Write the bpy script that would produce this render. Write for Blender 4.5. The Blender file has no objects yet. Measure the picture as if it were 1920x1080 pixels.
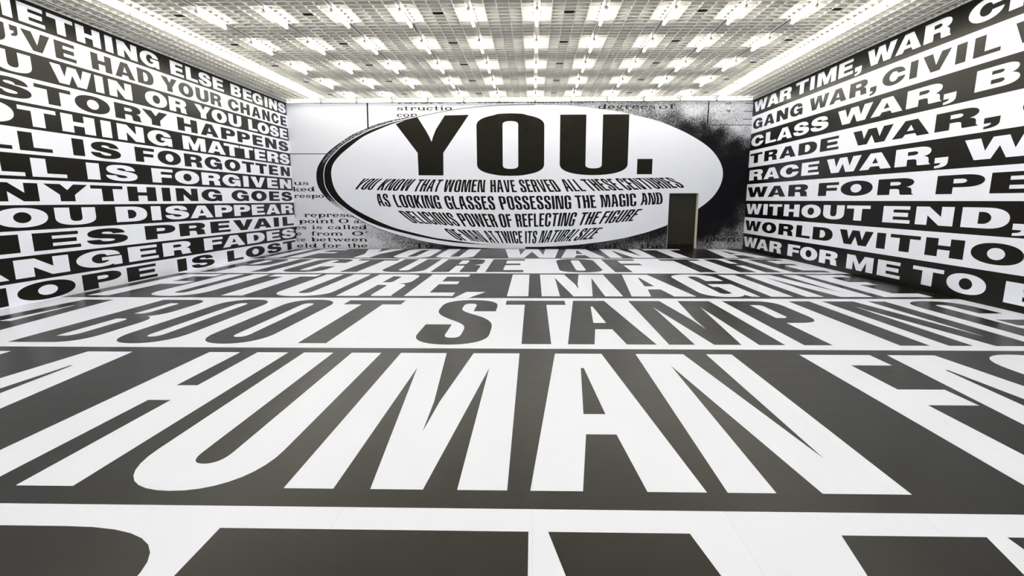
import bpy, math, random
import numpy as np
from mathutils import Vector, Matrix
from mathutils.geometry import tessellate_polygon

random.seed(7)
rng = np.random.default_rng(7)
SC = bpy.context.scene
COL = SC.collection

# ------------------------------------------------------------------ room size (metres)
XL, XR, D, H, YF = -9.52, 8.28, 21.59, 5.6, -3.2      # left wall, right wall, back wall, ceiling, front wall

# ------------------------------------------------------------------ camera
cam_d = bpy.data.cameras.new('camera')
cam = bpy.data.objects.new('camera', cam_d); COL.objects.link(cam); SC.camera = cam
FPX, CX, CY, PITCH, YAW, ROLL, CZ = 1011.4, 976.58, 570.22, 0.189742, -0.023264, -0.001805, 1.8963
cam_d.sensor_fit = 'HORIZONTAL'; cam_d.sensor_width = 36.0
cam_d.lens = FPX / 1920 * 36.0
cam_d.shift_x = (960 - CX) / 1920
cam_d.shift_y = (CY - 540) / 1920
cam_d.clip_end = 200
fw = Vector((math.sin(YAW) * math.cos(PITCH), math.cos(YAW) * math.cos(PITCH), -math.sin(PITCH)))
rt = Vector((math.cos(YAW), -math.sin(YAW), 0)); up = rt.cross(fw)
r2 = rt * math.cos(ROLL) + up * math.sin(ROLL); u2 = -rt * math.sin(ROLL) + up * math.cos(ROLL)
cam.matrix_world = Matrix(((r2.x, u2.x, -fw.x, 0), (r2.y, u2.y, -fw.y, 0), (r2.z, u2.z, -fw.z, CZ), (0, 0, 0, 1)))

# ------------------------------------------------------------------ world, exposure
wd = bpy.data.worlds.new('world'); SC.world = wd; wd.use_nodes = True
wd.node_tree.nodes['Background'].inputs[0].default_value = (0.02, 0.02, 0.02, 1)
wd.node_tree.nodes['Background'].inputs[1].default_value = 0.3
SC.view_settings.view_transform = 'Standard'; SC.view_settings.look = 'None'
SC.view_settings.gamma = 1.0; SC.view_settings.use_curve_mapping = False
SC.view_settings.exposure = 0.53
TUBE_POWER = 21.0          # emission strength of the fluorescent tubes
SC.cycles.max_bounces = 8; SC.cycles.diffuse_bounces = 5; SC.cycles.glossy_bounces = 4
SC.cycles.sample_clamp_indirect = 8.0
SC.cycles.caustics_reflective = False; SC.cycles.caustics_refractive = False

# ------------------------------------------------------------------ materials
def new_mat(name):
    m = bpy.data.materials.new(name); m.use_nodes = True
    nt = m.node_tree; b = nt.nodes['Principled BSDF']
    return m, nt, b
def N(nt, t, **kw):
    n = nt.nodes.new(t)
    for k, v in kw.items(): setattr(n, k, v)
    return n
def plain(name, col, rough=.5, spec=.5, metal=0.0, var=0.0, scale=3.0, rvar=0.0):
    """colour with a faint procedural unevenness"""
    m, nt, b = new_mat(name)
    b.inputs['Roughness'].default_value = rough
    b.inputs['Specular IOR Level'].default_value = spec
    b.inputs['Metallic'].default_value = metal
    tc = N(nt, 'ShaderNodeTexCoord'); no = N(nt, 'ShaderNodeTexNoise')
    no.inputs['Scale'].default_value = scale; no.inputs['Detail'].default_value = 4
    nt.links.new(tc.outputs['Object'], no.inputs['Vector'])
    mx = N(nt, 'ShaderNodeMix', data_type='RGBA')
    mx.inputs['A'].default_value = tuple(c * (1 - var) for c in col) + (1,)
    mx.inputs['B'].default_value = tuple(min(1, c * (1 + var)) for c in col) + (1,)
    nt.links.new(no.outputs['Fac'], mx.inputs['Factor'])
    nt.links.new(mx.outputs['Result'], b.inputs['Base Color'])
    if rvar:
        mr = N(nt, 'ShaderNodeMapRange')
        mr.inputs['To Min'].default_value = rough - rvar; mr.inputs['To Max'].default_value = rough + rvar
        nt.links.new(no.outputs['Fac'], mr.inputs['Value']); nt.links.new(mr.outputs['Result'], b.inputs['Roughness'])
    return m
def emit(name, col, s):
    m, nt, b = new_mat(name)
    b.inputs['Base Color'].default_value = (.9, .9, .9, 1)
    b.inputs['Emission Color'].default_value = tuple(col) + (1,)
    b.inputs['Emission Strength'].default_value = s
    return m
def floor_vinyl(name, col, rough, spec, seam, tone=.02, tint=(1, 1, 1)):
    """printed floor vinyl: sheets 1.19 m wide along the room, faint joints, scuffs in the gloss"""
    m, nt, b = new_mat(name); L = nt.links.new
    tc = N(nt, 'ShaderNodeTexCoord'); sx = N(nt, 'ShaderNodeSeparateXYZ')
    L(tc.outputs['Object'], sx.inputs[0])
    mo = N(nt, 'ShaderNodeMath', operation='PINGPONG'); mo.inputs[1].default_value = 0.595
    L(sx.outputs['X'], mo.inputs[0])
    lt = N(nt, 'ShaderNodeMath', operation='LESS_THAN'); lt.inputs[1].default_value = 0.0022
    L(mo.outputs[0], lt.inputs[0])
    fl = N(nt, 'ShaderNodeMath', operation='MULTIPLY'); fl.inputs[1].default_value = 1 / 1.19; L(sx.outputs['X'], fl.inputs[0])
    rd = N(nt, 'ShaderNodeMath', operation='FLOOR'); L(fl.outputs[0], rd.inputs[0])
    wn = N(nt, 'ShaderNodeTexWhiteNoise', noise_dimensions='1D'); L(rd.outputs[0], wn.inputs['W'])
    no = N(nt, 'ShaderNodeTexNoise'); no.inputs['Scale'].default_value = 1.3; no.inputs['Detail'].default_value = 6
    mp = N(nt, 'ShaderNodeMapping'); mp.inputs['Scale'].default_value = (1, 3.5, 1); L(tc.outputs['Object'], mp.inputs[0]); L(mp.outputs[0], no.inputs['Vector'])
    mr = N(nt, 'ShaderNodeMapRange'); mr.inputs['To Min'].default_value = 1 - tone; mr.inputs['To Max'].default_value = 1 + tone
    L(wn.outputs['Value'], mr.inputs['Value'])
    vm = N(nt, 'ShaderNodeVectorMath', operation='SCALE'); vm.inputs[0].default_value = col; L(mr.outputs[0], vm.inputs['Scale'])
    mx = N(nt, 'ShaderNodeMix', data_type='RGBA'); L(vm.outputs[0], mx.inputs['A']); mx.inputs['B'].default_value = tuple(seam) + (1,)
    L(lt.outputs[0], mx.inputs['Factor']); L(mx.outputs['Result'], b.inputs['Base Color'])
    m2 = N(nt, 'ShaderNodeMapRange'); m2.inputs['To Min'].default_value = rough - .05; m2.inputs['To Max'].default_value = rough + .05
    L(no.outputs['Fac'], m2.inputs['Value']); L(m2.outputs[0], b.inputs['Roughness'])
    b.inputs['Specular IOR Level'].default_value = spec; b.inputs['Specular Tint'].default_value = tuple(tint) + (1,)
    return m
def ink_mat(name, scale=55.0, k=1.5, warm=(.82, .835, .915)):
    """coarse photocopied halftone: the amount of ink comes from the vertices, the grain is procedural"""
    m, nt, b = new_mat(name); L = nt.links.new
    at = N(nt, 'ShaderNodeAttribute', attribute_name='ink')
    tc = N(nt, 'ShaderNodeTexCoord')
    no = N(nt, 'ShaderNodeTexNoise'); no.inputs['Scale'].default_value = scale; no.inputs['Detail'].default_value = 2; no.inputs['Roughness'].default_value = .7
    L(tc.outputs['Object'], no.inputs['Vector'])
    st = N(nt, 'ShaderNodeMapRange'); st.inputs['From Min'].default_value = .3; st.inputs['From Max'].default_value = .7
    L(no.outputs['Fac'], st.inputs['Value'])
    pr = N(nt, 'ShaderNodeMath', operation='MULTIPLY_ADD'); pr.inputs[1].default_value = 1.75; pr.inputs[2].default_value = -.33; L(at.outputs['Fac'], pr.inputs[0])
    sb = N(nt, 'ShaderNodeMath', operation='SUBTRACT'); L(pr.outputs[0], sb.inputs[0]); L(st.outputs[0], sb.inputs[1])
    ml = N(nt, 'ShaderNodeMath', operation='MULTIPLY_ADD', use_clamp=True); ml.inputs[1].default_value = k; ml.inputs[2].default_value = .5
    L(sb.outputs[0], ml.inputs[0])
    # the ends stay clean: ink^.. keeps plain paper white and solid ink black
    mx = N(nt, 'ShaderNodeMath', operation='MULTIPLY', use_clamp=True); L(ml.outputs[0], mx.inputs[0])
    ed = N(nt, 'ShaderNodeMapRange'); ed.inputs['From Min'].default_value = 0.0; ed.inputs['From Max'].default_value = .3
    ed.inputs['To Min'].default_value = .6; ed.inputs['To Max'].default_value = 1.0
    L(at.outputs['Fac'], ed.inputs['Value']); L(ed.outputs[0], mx.inputs[1])
    ba = N(nt, 'ShaderNodeMath', operation='MULTIPLY_ADD', use_clamp=True); ba.inputs[1].default_value = .97
    a2 = N(nt, 'ShaderNodeMath', operation='MULTIPLY'); a2.inputs[1].default_value = .03; L(at.outputs['Fac'], a2.inputs[0])
    L(mx.outputs[0], ba.inputs[0]); L(a2.outputs[0], ba.inputs[2])
    c = N(nt, 'ShaderNodeMix', data_type='RGBA'); c.inputs['A'].default_value = tuple(warm) + (1,); c.inputs['B'].default_value = (.004, .0036, .0055, 1)
    L(ba.outputs[0], c.inputs['Factor']); L(c.outputs['Result'], b.inputs['Base Color'])
    b.inputs['Roughness'].default_value = .45; b.inputs['Specular IOR Level'].default_value = .12
    return m

M = {
    'white': plain('white printed vinyl', (.845, .87, .975), .42, .4, var=.012, scale=1.5, rvar=.04),
    'black': plain('black printed vinyl', (.0034, .0032, .0020), .29, .19, var=.15, scale=1.2, rvar=.05),
    'fwhite': floor_vinyl('white floor vinyl', (.835, .86, .97), .40, .32, (.76, .78, .86), .012),
    'fblack': floor_vinyl('black floor vinyl', (.0044, .0040, .0026), .30, .235, (.011, .011, .009), .06, (1, .95, .80)),
    'ink': ink_mat('halftone print'),
    'rim': ink_mat('speckled rim print', 32.0, 2.4),
    'louvre': plain('white louvre aluminium', (.72, .71, .67), .5, .3, var=.02, scale=2.0),
    'plenum': plain('grey ceiling void', (.74, .73, .69), .8, .2, var=.05, scale=1.0),
    'trim': plain('white painted trim', (.84, .83, .78), .4, .4, var=.02),
    'gap': plain('black shadow gap', (.006, .006, .006), .8, .1, var=.1),
    'cap': plain('white lamp holder', (.75, .75, .72), .4, .4, var=.03),
    'screw': plain('dark screw', (.03, .03, .03), .4, .5, var=.1),
    'steel': plain('light grey lamp rail', (.50, .49, .46), .4, .4, var=.05),
    'dark': plain('matt black downlight', (.004, .004, .004), .7, .1, var=.1),
    'door': plain('dark olive lacquer', (.020, .018, .012), .38, .35, var=.08, scale=.8, rvar=.05),
    'kick': plain('dark bronze kick plate', (.008, .006, .003), .5, .2, var=.1),
    'jamb': plain('cream painted reveal', (.82, .80, .68), .5, .3, var=.02),
    'plaster': plain('white plaster', (.80, .80, .80), .7, .3, var=.02),
    'tube_dim': emit('dimmed fluorescent tube', (1.0, .97, .88), TUBE_POWER * .38),
    'tube': emit('lit fluorescent tube', (1.0, .97, .87), TUBE_POWER),
}

M['black'].node_tree.nodes['Principled BSDF'].inputs['Specular Tint'].default_value = (1, .95, .82, 1)

# ------------------------------------------------------------------ measured lettering positions (metres)
LEFT_TEXT = [   # cap top, cap base, (letter, near end, far end) in metres along the wall
    (5.523, 5.184, [('S', 8.154, 8.784), ('O', 8.894, 9.574), ('M', 9.684, 10.444), ('E', 10.564, 11.118), ('T', 11.188, 11.795), ('H', 11.863, 12.506), ('I', 12.638, 12.860), ('N', 12.988, 13.620), ('G', 13.718, 14.389), ('E', 14.829, 15.368), ('L', 15.471, 15.986), ('S', 16.043, 16.662), ('E', 16.739, 17.301), ('B', 17.704, 18.304), ('E', 18.435, 19.000), ('G', 19.049, 19.707), ('I', 19.886, 20.082), ('N', 20.201, 20.819), ('S', 20.893, 21.531)]),
    (5.055, 4.711, [('Y', 8.131, 8.751), ('O', 8.861, 9.511), ('U', 9.621, 10.241), ("'", 10.338, 10.498), ('V', 10.561, 11.177), ('E', 11.268, 11.770), ('H', 12.168, 12.739), ('A', 12.826, 13.455), ('D', 13.543, 14.111), ('Y', 14.392, 15.031), ('O', 15.076, 15.722), ('U', 15.827, 16.447), ('R', 16.528, 17.097), ('C', 17.451, 18.102), ('H', 18.183, 18.771), ('A', 18.894, 19.493), ('N', 19.625, 20.173), ('C', 20.294, 20.870), ('E', 21.011, 21.503)]),
    (4.588, 4.239, [('Y', 8.127, 8.897), ('O', 9.007, 9.807), ('U', 9.917, 10.677), ('W', 11.088, 12.109), ('I', 12.188, 12.418), ('N', 12.572, 13.278), ('O', 13.723, 14.526), ('R', 14.609, 15.329), ('Y', 15.703, 16.479), ('O', 16.513, 17.304), ('U', 17.411, 18.160), ('L', 18.597, 19.183), ('O', 19.222, 20.037), ('S', 20.097, 20.782), ('E', 20.880, 21.507)]),
    (4.114, 3.772, [('H', 8.377, 9.247), ('I', 9.357, 9.627), ('S', 9.737, 10.577), ('T', 10.654, 11.483), ('O', 11.569, 12.516), ('R', 12.657, 13.502), ('Y', 13.539, 14.480), ('H', 14.856, 15.721), ('A', 15.858, 16.751), ('P', 16.907, 17.703), ('P', 17.830, 18.630), ('E', 18.789, 19.488), ('N', 19.662, 20.513), ('S', 20.673, 21.498)]),
    (3.652, 3.295, [('N', 8.241, 9.091), ('O', 9.201, 10.141), ('T', 10.227, 11.044), ('H', 11.156, 12.010), ('I', 12.180, 12.472), ('N', 12.648, 13.503), ('G', 13.630, 14.539), ('M', 14.990, 16.025), ('A', 16.117, 17.050), ('T', 16.985, 17.855), ('T', 17.904, 18.749), ('E', 18.843, 19.611), ('R', 19.729, 20.595), ('S', 20.672, 21.504)]),
    (3.177, 2.835, [('A', 8.230, 9.180), ('L', 9.290, 10.000), ('L', 10.146, 10.847), ('I', 11.333, 11.631), ('S', 11.797, 12.658), ('F', 13.119, 13.797), ('O', 13.907, 14.823), ('R', 14.972, 15.784), ('G', 15.893, 16.778), ('O', 16.923, 17.831), ('T', 17.951, 18.731), ('T', 18.828, 19.628), ('E', 19.763, 20.467), ('N', 20.683, 21.456)]),
    (2.709, 2.361, [('A', 8.278, 9.278), ('L', 9.388, 10.168), ('L', 10.316, 11.094), ('I', 11.611, 11.959), ('S', 12.127, 13.098), ('F', 13.610, 14.415), ('O', 14.491, 15.551), ('R', 15.669, 16.614), ('G', 16.718, 17.743), ('I', 17.924, 18.262), ('V', 18.414, 19.405), ('E', 19.555, 20.357), ('N', 20.529, 21.486)]),
    (2.238, 1.897, [('A', 8.241, 9.321), ('N', 9.431, 10.381), ('Y', 10.503, 11.560), ('T', 11.637, 12.562), ('H', 12.708, 13.679), ('I', 13.899, 14.221), ('N', 14.448, 15.394), ('G', 15.571, 16.602), ('G', 17.135, 18.183), ('O', 18.347, 19.421), ('E', 19.607, 20.421), ('S', 20.562, 21.493)]),
    (1.772, 1.425, [('Y', 8.259, 9.309), ('O', 9.419, 10.499), ('U', 10.658, 11.678), ('D', 12.254, 13.263), ('I', 13.415, 13.770), ('S', 13.931, 14.903), ('A', 14.953, 16.047), ('P', 16.143, 17.107), ('P', 17.201, 18.192), ('E', 18.297, 19.184), ('A', 19.282, 20.355), ('R', 20.464, 21.480)]),
    (1.296, 0.958, [('L', 8.336, 9.286), ('I', 9.396, 9.806), ('E', 10.084, 11.173), ('S', 11.336, 12.520), ('P', 13.109, 14.249), ('R', 14.415, 15.586), ('E', 15.838, 16.897), ('V', 17.068, 18.308), ('A', 18.298, 19.574), ('I', 19.779, 20.181), ('L', 20.488, 21.441)]),
    (0.829, 0.485, [('D', 6.903, 8.103), ('A', 8.213, 9.493), ('N', 9.622, 10.810), ('G', 10.988, 12.248), ('E', 12.459, 13.482), ('R', 13.664, 14.824), ('F', 15.433, 16.392), ('A', 16.377, 17.673), ('D', 17.809, 19.009), ('E', 19.165, 20.202), ('S', 20.343, 21.493)]),
    (0.362, 0.028, [('H', 8.272, 9.402), ('O', 9.593, 10.883), ('P', 11.066, 12.162), ('E', 12.338, 13.357), ('I', 14.163, 14.549), ('S', 14.757, 15.857), ('L', 16.551, 17.487), ('O', 17.646, 18.935), ('S', 19.111, 20.213), ('T', 20.355, 21.453)]),
]
RIGHT_TEXT = [
    (5.498, 5.121, [('W', 21.481, 20.332), ('A', 20.302, 19.390), ('R', 19.330, 18.487), ('T', 18.203, 17.416), ('I', 17.294, 17.043), ('M', 16.875, 15.883), ('E', 15.765, 15.078), (',', 14.983, 14.695), ('W', 14.493, 13.388), ('A', 13.406, 12.566), ('R', 12.493, 11.725), ('C', 11.307, 10.503), ('R', 10.391, 9.621), ('I', 9.511, 9.261), ('M', 9.151, 8.161)]),
    (4.863, 4.500, [('G', 21.468, 20.600), ('A', 20.472, 19.596), ('N', 19.451, 18.605), ('G', 18.474, 17.631), ('W', 17.227, 16.131), ('A', 16.101, 15.247), ('R', 15.124, 14.351), (',', 14.232, 13.979), ('C', 13.772, 12.959), ('I', 12.819, 12.575), ('V', 12.435, 11.633), ('I', 11.500, 11.239), ('L', 11.060, 10.445), ('W', 10.192, 9.092), ('A', 8.982, 8.122), ('R', 8.012, 7.232)]),
    (4.247, 3.870, [('C', 21.497, 20.384), ('L', 20.210, 19.347), ('A', 19.285, 18.185), ('S', 18.114, 17.116), ('S', 17.020, 16.028), ('W', 15.579, 14.044), ('A', 14.076, 12.915), ('R', 12.800, 11.737), (',', 11.679, 11.349), ('B', 10.899, 9.947), ('I', 9.837, 9.537), ('D', 9.427, 8.307)]),
    (3.614, 3.256, [('T', 21.485, 20.388), ('R', 20.202, 19.143), ('A', 18.981, 17.813), ('D', 17.656, 16.538), ('E', 16.358, 15.384), ('W', 14.746, 13.157), ('A', 13.152, 11.955), ('R', 11.810, 10.699), (',', 10.565, 10.213), ('C', 9.786, 8.636), ('O', 8.526, 7.376), ('L', 7.266, 6.406)]),
    (3.010, 2.626, [('R', 21.445, 20.215), ('A', 20.123, 18.856), ('C', 18.814, 17.517), ('E', 17.343, 16.293), ('W', 15.905, 14.269), ('A', 14.307, 13.067), ('R', 12.945, 11.809), (',', 11.686, 11.321), ('W', 10.948, 9.308), ('O', 9.198, 7.848)]),
    (2.374, 2.007, [('W', 21.499, 19.691), ('A', 19.640, 18.283), ('R', 18.093, 16.823), ('F', 16.216, 15.165), ('O', 15.058, 13.662), ('R', 13.459, 12.203), ('P', 11.535, 10.334), ('E', 10.197, 9.167), ('A', 9.057, 7.697)]),
    (1.755, 1.377, [('W', 21.509, 20.066), ('I', 19.921, 19.559), ('T', 19.436, 18.446), ('H', 18.293, 17.233), ('O', 17.099, 15.966), ('U', 15.828, 14.770), ('T', 14.658, 13.650), ('E', 13.143, 12.199), ('N', 12.029, 10.958), ('D', 10.754, 9.676), (',', 9.596, 9.210)]),
    (1.125, 0.755, [('W', 21.491, 20.010), ('O', 19.904, 18.746), ('R', 18.566, 17.515), ('L', 17.319, 16.448), ('D', 16.290, 15.212), ('W', 14.887, 13.410), ('I', 13.265, 12.932), ('T', 12.763, 11.775), ('H', 11.614, 10.573), ('O', 10.409, 9.279), ('U', 9.191, 8.131), ('T', 8.021, 7.021)]),
    (0.498, 0.124, [('W', 21.529, 20.218), ('A', 20.241, 19.244), ('R', 19.157, 18.221), ('F', 17.777, 16.968), ('O', 16.936, 15.912), ('R', 15.800, 14.847), ('M', 14.411, 13.277), ('E', 13.110, 12.279), ('T', 11.891, 10.990), ('O', 10.896, 9.937), ('B', 9.541, 8.561), ('E', 8.451, 7.621), ('C', 7.511, 6.511)]),
]
LENS= [(-6.693, 1.345), (-7.097, 1.564), (-7.422, 1.811), (-7.642, 2.033), (-7.779, 2.219), (-7.88, 2.446), (-7.922, 2.61), (-7.95, 2.815), (-7.946, 3.027), (-7.915, 3.181), (-7.852, 3.323), (-7.715, 3.484), (-7.58, 3.625), (-7.381, 3.785), (-7.083, 4.004), (-6.639, 4.323), (-6.192, 4.521), (-5.453, 4.801), (-4.972, 4.934), (-4.453, 5.053), (-3.461, 5.249), (-2.62, 5.363), (-1.945, 5.419), (-1.334, 5.458), (-0.622, 5.473), (0.062, 5.474), (1.203, 5.444), (2.013, 5.374), (2.722, 5.281), (3.229, 5.203), (3.642, 5.122), (4.512, 4.926), (4.962, 4.788), (5.354, 4.628), (5.747, 4.463), (6.101, 4.277), (6.499, 4.048), (6.84, 3.791), (7.105, 3.473), (7.266, 3.194), (7.332, 2.914), (7.313, 2.653), (7.237, 2.411), (7.053, 2.087), (6.782, 1.812), (6.465, 1.576), (5.904, 1.226), (5.273, 0.926), (4.49, 0.655), (3.647, 0.435), (2.755, 0.281), (1.805, 0.165), (1.021, 0.108), (0.214, 0.076), (-0.532, 0.08), (-1.278, 0.128), (-2.131, 0.194), (-3.082, 0.313), (-3.901, 0.426), (-4.601, 0.589), (-5.533, 0.829), (-6.162, 1.082)]
FINE= [(-5.45, 4.868), (-6.363, 4.577), (-7.07, 4.223), (-7.486, 3.98), (-7.977, 3.526), (-8.173, 3.251), (-8.254, 2.887), (-8.229, 2.467), (-8.072, 2.158), (-7.804, 1.847), (-7.376, 1.525), (-6.684, 1.093), (-6.137, 0.861), (-5.54, 0.681), (-4.607, 0.447), (-3.904, 0.309), (-3.201, 0.203), (-2.453, 0.139), (-1.705, 0.101), (-1.065, 0.084), (-0.319, 0.069)]
OUTER= [(-4.451, 5.108), (-5.446, 4.95), (-6.038, 4.802), (-6.357, 4.685), (-7.059, 4.402), (-7.658, 4.026), (-8.077, 3.721), (-8.238, 3.526), (-8.424, 3.284), (-8.509, 3.102), (-8.546, 2.888), (-8.541, 2.55), (-8.413, 2.268), (-8.199, 1.993), (-7.998, 1.805), (-7.715, 1.576), (-7.283, 1.303), (-6.639, 0.979), (-6.157, 0.776), (-5.545, 0.564), (-4.612, 0.32), (-3.908, 0.196), (-3.203, 0.111), (-2.454, 0.062), (-1.706, 0.033), (-1.066, 0.016), (-0.319, 0.012)]
INNER= [(-3.461, 5.243), (-4.453, 5.043), (-5.453, 4.791), (-6.192, 4.505), (-6.64, 4.309), (-7.084, 3.988), (-7.382, 3.765), (-7.581, 3.605), (-7.854, 3.303), (-7.936, 3.019), (-7.922, 2.61), (-7.779, 2.219), (-7.422, 1.811), (-7.097, 1.564), (-6.693, 1.345), (-6.162, 1.082), (-5.533, 0.829), (-4.601, 0.589), (-3.901, 0.426), (-3.082, 0.309), (-2.131, 0.19), (-1.705, 0.148), (-1.065, 0.099), (-0.319, 0.071)]
YPOLY= [(-5.311, 4.797), (-4.931, 4.94), (-4.461, 5.047), (-4.158, 4.567), (-4.026, 4.321), (-3.945, 4.131), (-3.883, 4.321), (-3.761, 4.591), (-3.406, 5.104), (-2.478, 5.121), (-3.501, 3.718), (-3.52, 2.864), (-4.494, 2.871), (-4.504, 3.722)]
WORDS=[
  ('YOU', (-6.655, 2.754), (-5.901, 2.745), (-6.923, 2.546), (-6.193, 2.536), (-7.111, 2.345), (-6.345, 2.319)) ,
  ('KNOW', (-5.752, 2.738), (-4.587, 2.724), (-6.009, 2.522), (-4.789, 2.504), (-6.184, 2.305), (-4.921, 2.273)) ,
  ('THAT', (-4.465, 2.719), (-3.504, 2.708), (-4.631, 2.49), (-3.65, 2.479), (-4.755, 2.254), (-3.727, 2.24)) ,
  ('WOMEN', (-3.416, 2.703), (-1.87, 2.695), (-3.51, 2.47), (-1.903, 2.458), (-3.57, 2.234), (-1.907, 2.216)) ,
  ('HAVE', (-1.691, 2.691), (-0.761, 2.684), (-1.689, 2.453), (-0.704, 2.451), (-1.688, 2.213), (-0.646, 2.218)) ,
  ('SERVED', (-0.596, 2.697), (0.765, 2.702), (-0.54, 2.457), (0.94, 2.466), (-0.484, 2.216), (1.117, 2.23)) ,
  ('ALL', (1.024, 2.705), (1.655, 2.706), (1.161, 2.472), (1.868, 2.478), (1.299, 2.238), (2.082, 2.25)) ,
  ('THESE', (1.793, 2.706), (3.0, 2.721), (2.026, 2.481), (3.265, 2.505), (2.261, 2.256), (3.531, 2.287)) ,
  ('CENTURIES', (3.137, 2.733), (5.262, 2.761), (3.385, 2.513), (5.632, 2.587), (3.652, 2.287), (5.892, 2.379)) ,
  ('AS', (-6.221, 2.168), (-5.754, 2.164), (-6.198, 1.927), (-5.712, 1.917), (-6.078, 1.69), (-5.61, 1.663)) ,
  ('LOOKING', (-5.561, 2.132), (-3.711, 2.098), (-5.502, 1.891), (-3.687, 1.836), (-5.38, 1.645), (-3.589, 1.577)) ,
  ('GLASSES', (-3.53, 2.077), (-1.567, 2.064), (-3.485, 1.819), (-1.535, 1.807), (-3.36, 1.563), (-1.477, 1.539)) ,
  ('POSSESSING', (-1.387, 2.061), (1.454, 2.084), (-1.329, 1.801), (1.482, 1.827), (-1.248, 1.539), (1.492, 1.566)) ,
  ('THE', (1.596, 2.089), (2.391, 2.099), (1.653, 1.839), (2.452, 1.851), (1.683, 1.587), (2.472, 1.606)) ,
  ('MAGIC', (2.576, 2.107), (3.984, 2.161), (2.652, 1.865), (4.02, 1.917), (2.658, 1.623), (4.029, 1.674)) ,
  ('AND', (4.165, 2.172), (4.949, 2.199), (4.226, 1.942), (5.042, 1.975), (4.184, 1.706), (5.022, 1.75)) ,
  ('DELICIOUS', (-5.385, 1.508), (-3.265, 1.418), (-5.092, 1.259), (-3.085, 1.154), (-4.773, 1.029), (-2.858, 0.9)) ,
  ('POWER', (-3.079, 1.406), (-1.581, 1.375), (-2.916, 1.148), (-1.479, 1.117), (-2.753, 0.889), (-1.377, 0.858)) ,
  ('OF', (-1.407, 1.379), (-0.92, 1.369), (-1.339, 1.118), (-0.863, 1.115), (-1.272, 0.855), (-0.806, 0.86)) ,
  ('REFLECTING', (-0.746, 1.374), (1.749, 1.434), (-0.695, 1.117), (1.664, 1.17), (-0.643, 0.859), (1.58, 0.904)) ,
  ('THE', (1.933, 1.43), (2.703, 1.467), (1.84, 1.181), (2.582, 1.22), (1.746, 0.931), (2.462, 0.972)) ,
  ('FIGURE', (2.84, 1.474), (4.293, 1.571), (2.707, 1.228), (4.096, 1.333), (2.572, 0.981), (3.898, 1.095)) ,
  ('OF', (-3.586, 0.808), (-3.165, 0.778), (-3.311, 0.565), (-2.843, 0.537), (-2.988, 0.343), (-2.554, 0.313)) ,
  ('MAN', (-3.048, 0.769), (-2.237, 0.731), (-2.749, 0.539), (-2.004, 0.494), (-2.449, 0.308), (-1.769, 0.257)) ,
  ('AT', (-2.032, 0.726), (-1.67, 0.71), (-1.854, 0.485), (-1.486, 0.469), (-1.676, 0.243), (-1.301, 0.227)) ,
  ('TWICE', (-1.553, 0.708), (-0.457, 0.702), (-1.421, 0.468), (-0.44, 0.462), (-1.289, 0.227), (-0.423, 0.22)) ,
  ('ITS', (-0.334, 0.702), (0.171, 0.714), (-0.326, 0.462), (0.137, 0.467), (-0.318, 0.22), (0.103, 0.22)) ,
  ('NATURAL', (0.345, 0.725), (1.934, 0.782), (0.277, 0.476), (1.704, 0.548), (0.208, 0.227), (1.473, 0.313)) ,
  ('SIZE', (1.992, 0.805), (2.765, 0.846), (1.77, 0.559), (2.551, 0.624), (1.548, 0.313), (2.336, 0.401)) ,
]
SERIF=[
  ('us', -9.479, -8.863, 2.511, 0.113) ,
  ('ked', -9.531, -8.634, 2.27, 0.117) ,
  ('respo', -9.498, -8.282, 2.014, 0.115) ,
  ('represe', -9.151, -7.179, 1.262, 0.122) ,
  (':', -9.53, -9.461, 1.264, 0.094) ,
  ('point', -9.386, -7.94, 1.022, 0.117) ,
  ('O', -7.777, -7.35, 1.022, 0.116) ,
  ('as', -7.172, -6.679, 1.022, 0.115) ,
  ('es', -9.541, -9.094, 0.782, 0.115) ,
  ('is', -8.874, -8.458, 0.782, 0.114) ,
  ('called', -8.236, -6.643, 0.782, 0.113) ,
  ('e', -9.533, -9.293, 0.529, 0.113) ,
  ('from', -8.921, -7.648, 0.529, 0.113) ,
  ("O'", -7.271, -6.643, 0.529, 0.112) ,
  ('ce', -9.535, -9.162, 0.295, 0.113) ,
  ('between', -8.939, -6.656, 0.294, 0.113) ,
  ('eld', -9.54, -8.704, 0.051, 0.114) ,
  ('for', -8.511, -7.752, 0.051, 0.113) ,
  ('the', -7.499, -6.654, 0.051, 0.113) ,
  ('structio', -5.255, -3.112, 5.291, 0.113) ,
  ('con', -5.258, -4.453, 5.055, 0.113) ,
  ('future', -5.233, -3.412, 5.539, 0.112) ,
  ('of', -2.973, -2.535, 5.535, 0.112) ,
  ('visual', -2.188, -0.744, 5.542, 0.112) ,
  ('moment', -0.277, 1.262, 5.537, 0.115) ,
  ('ment', 1.373, 2.292, 5.534, 0.11) ,
  ('and', 2.714, 3.741, 5.56, 0.105) ,
  ('con', 4.163, 5.126, 5.559, 0.107) ,
  ('degrees', 2.439, 4.616, 5.304, 0.119) ,
  ('of', 4.726, 5.359, 5.3, 0.115) ,
  ('10', 7.233, 7.452, 5.442, 0.051) ,
  ('9', 7.272, 7.422, 5.168, 0.056) ,
  ('To', -4.788, -4.01, 0.032, 0.124) ,
  ('add', -3.677, -2.626, 0.032, 0.124) ,
  ('to', -2.434, -2.006, 0.028, 0.124) ,
  ('our', -1.835, -1.065, 0.024, 0.124) ,
  ('significance', -0.319, 2.296, 0.025, 0.123) ,
  ('of', 2.825, 3.354, 0.025, 0.119) ,
  ('the', 4.221, 5.128, 0.021, 0.119) ,
  ('spheric', 6.563, 8.247, 0.296, 0.121) ,
  ('lens', 7.549, 8.071, 0.56, 0.114) ,
]
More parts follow.
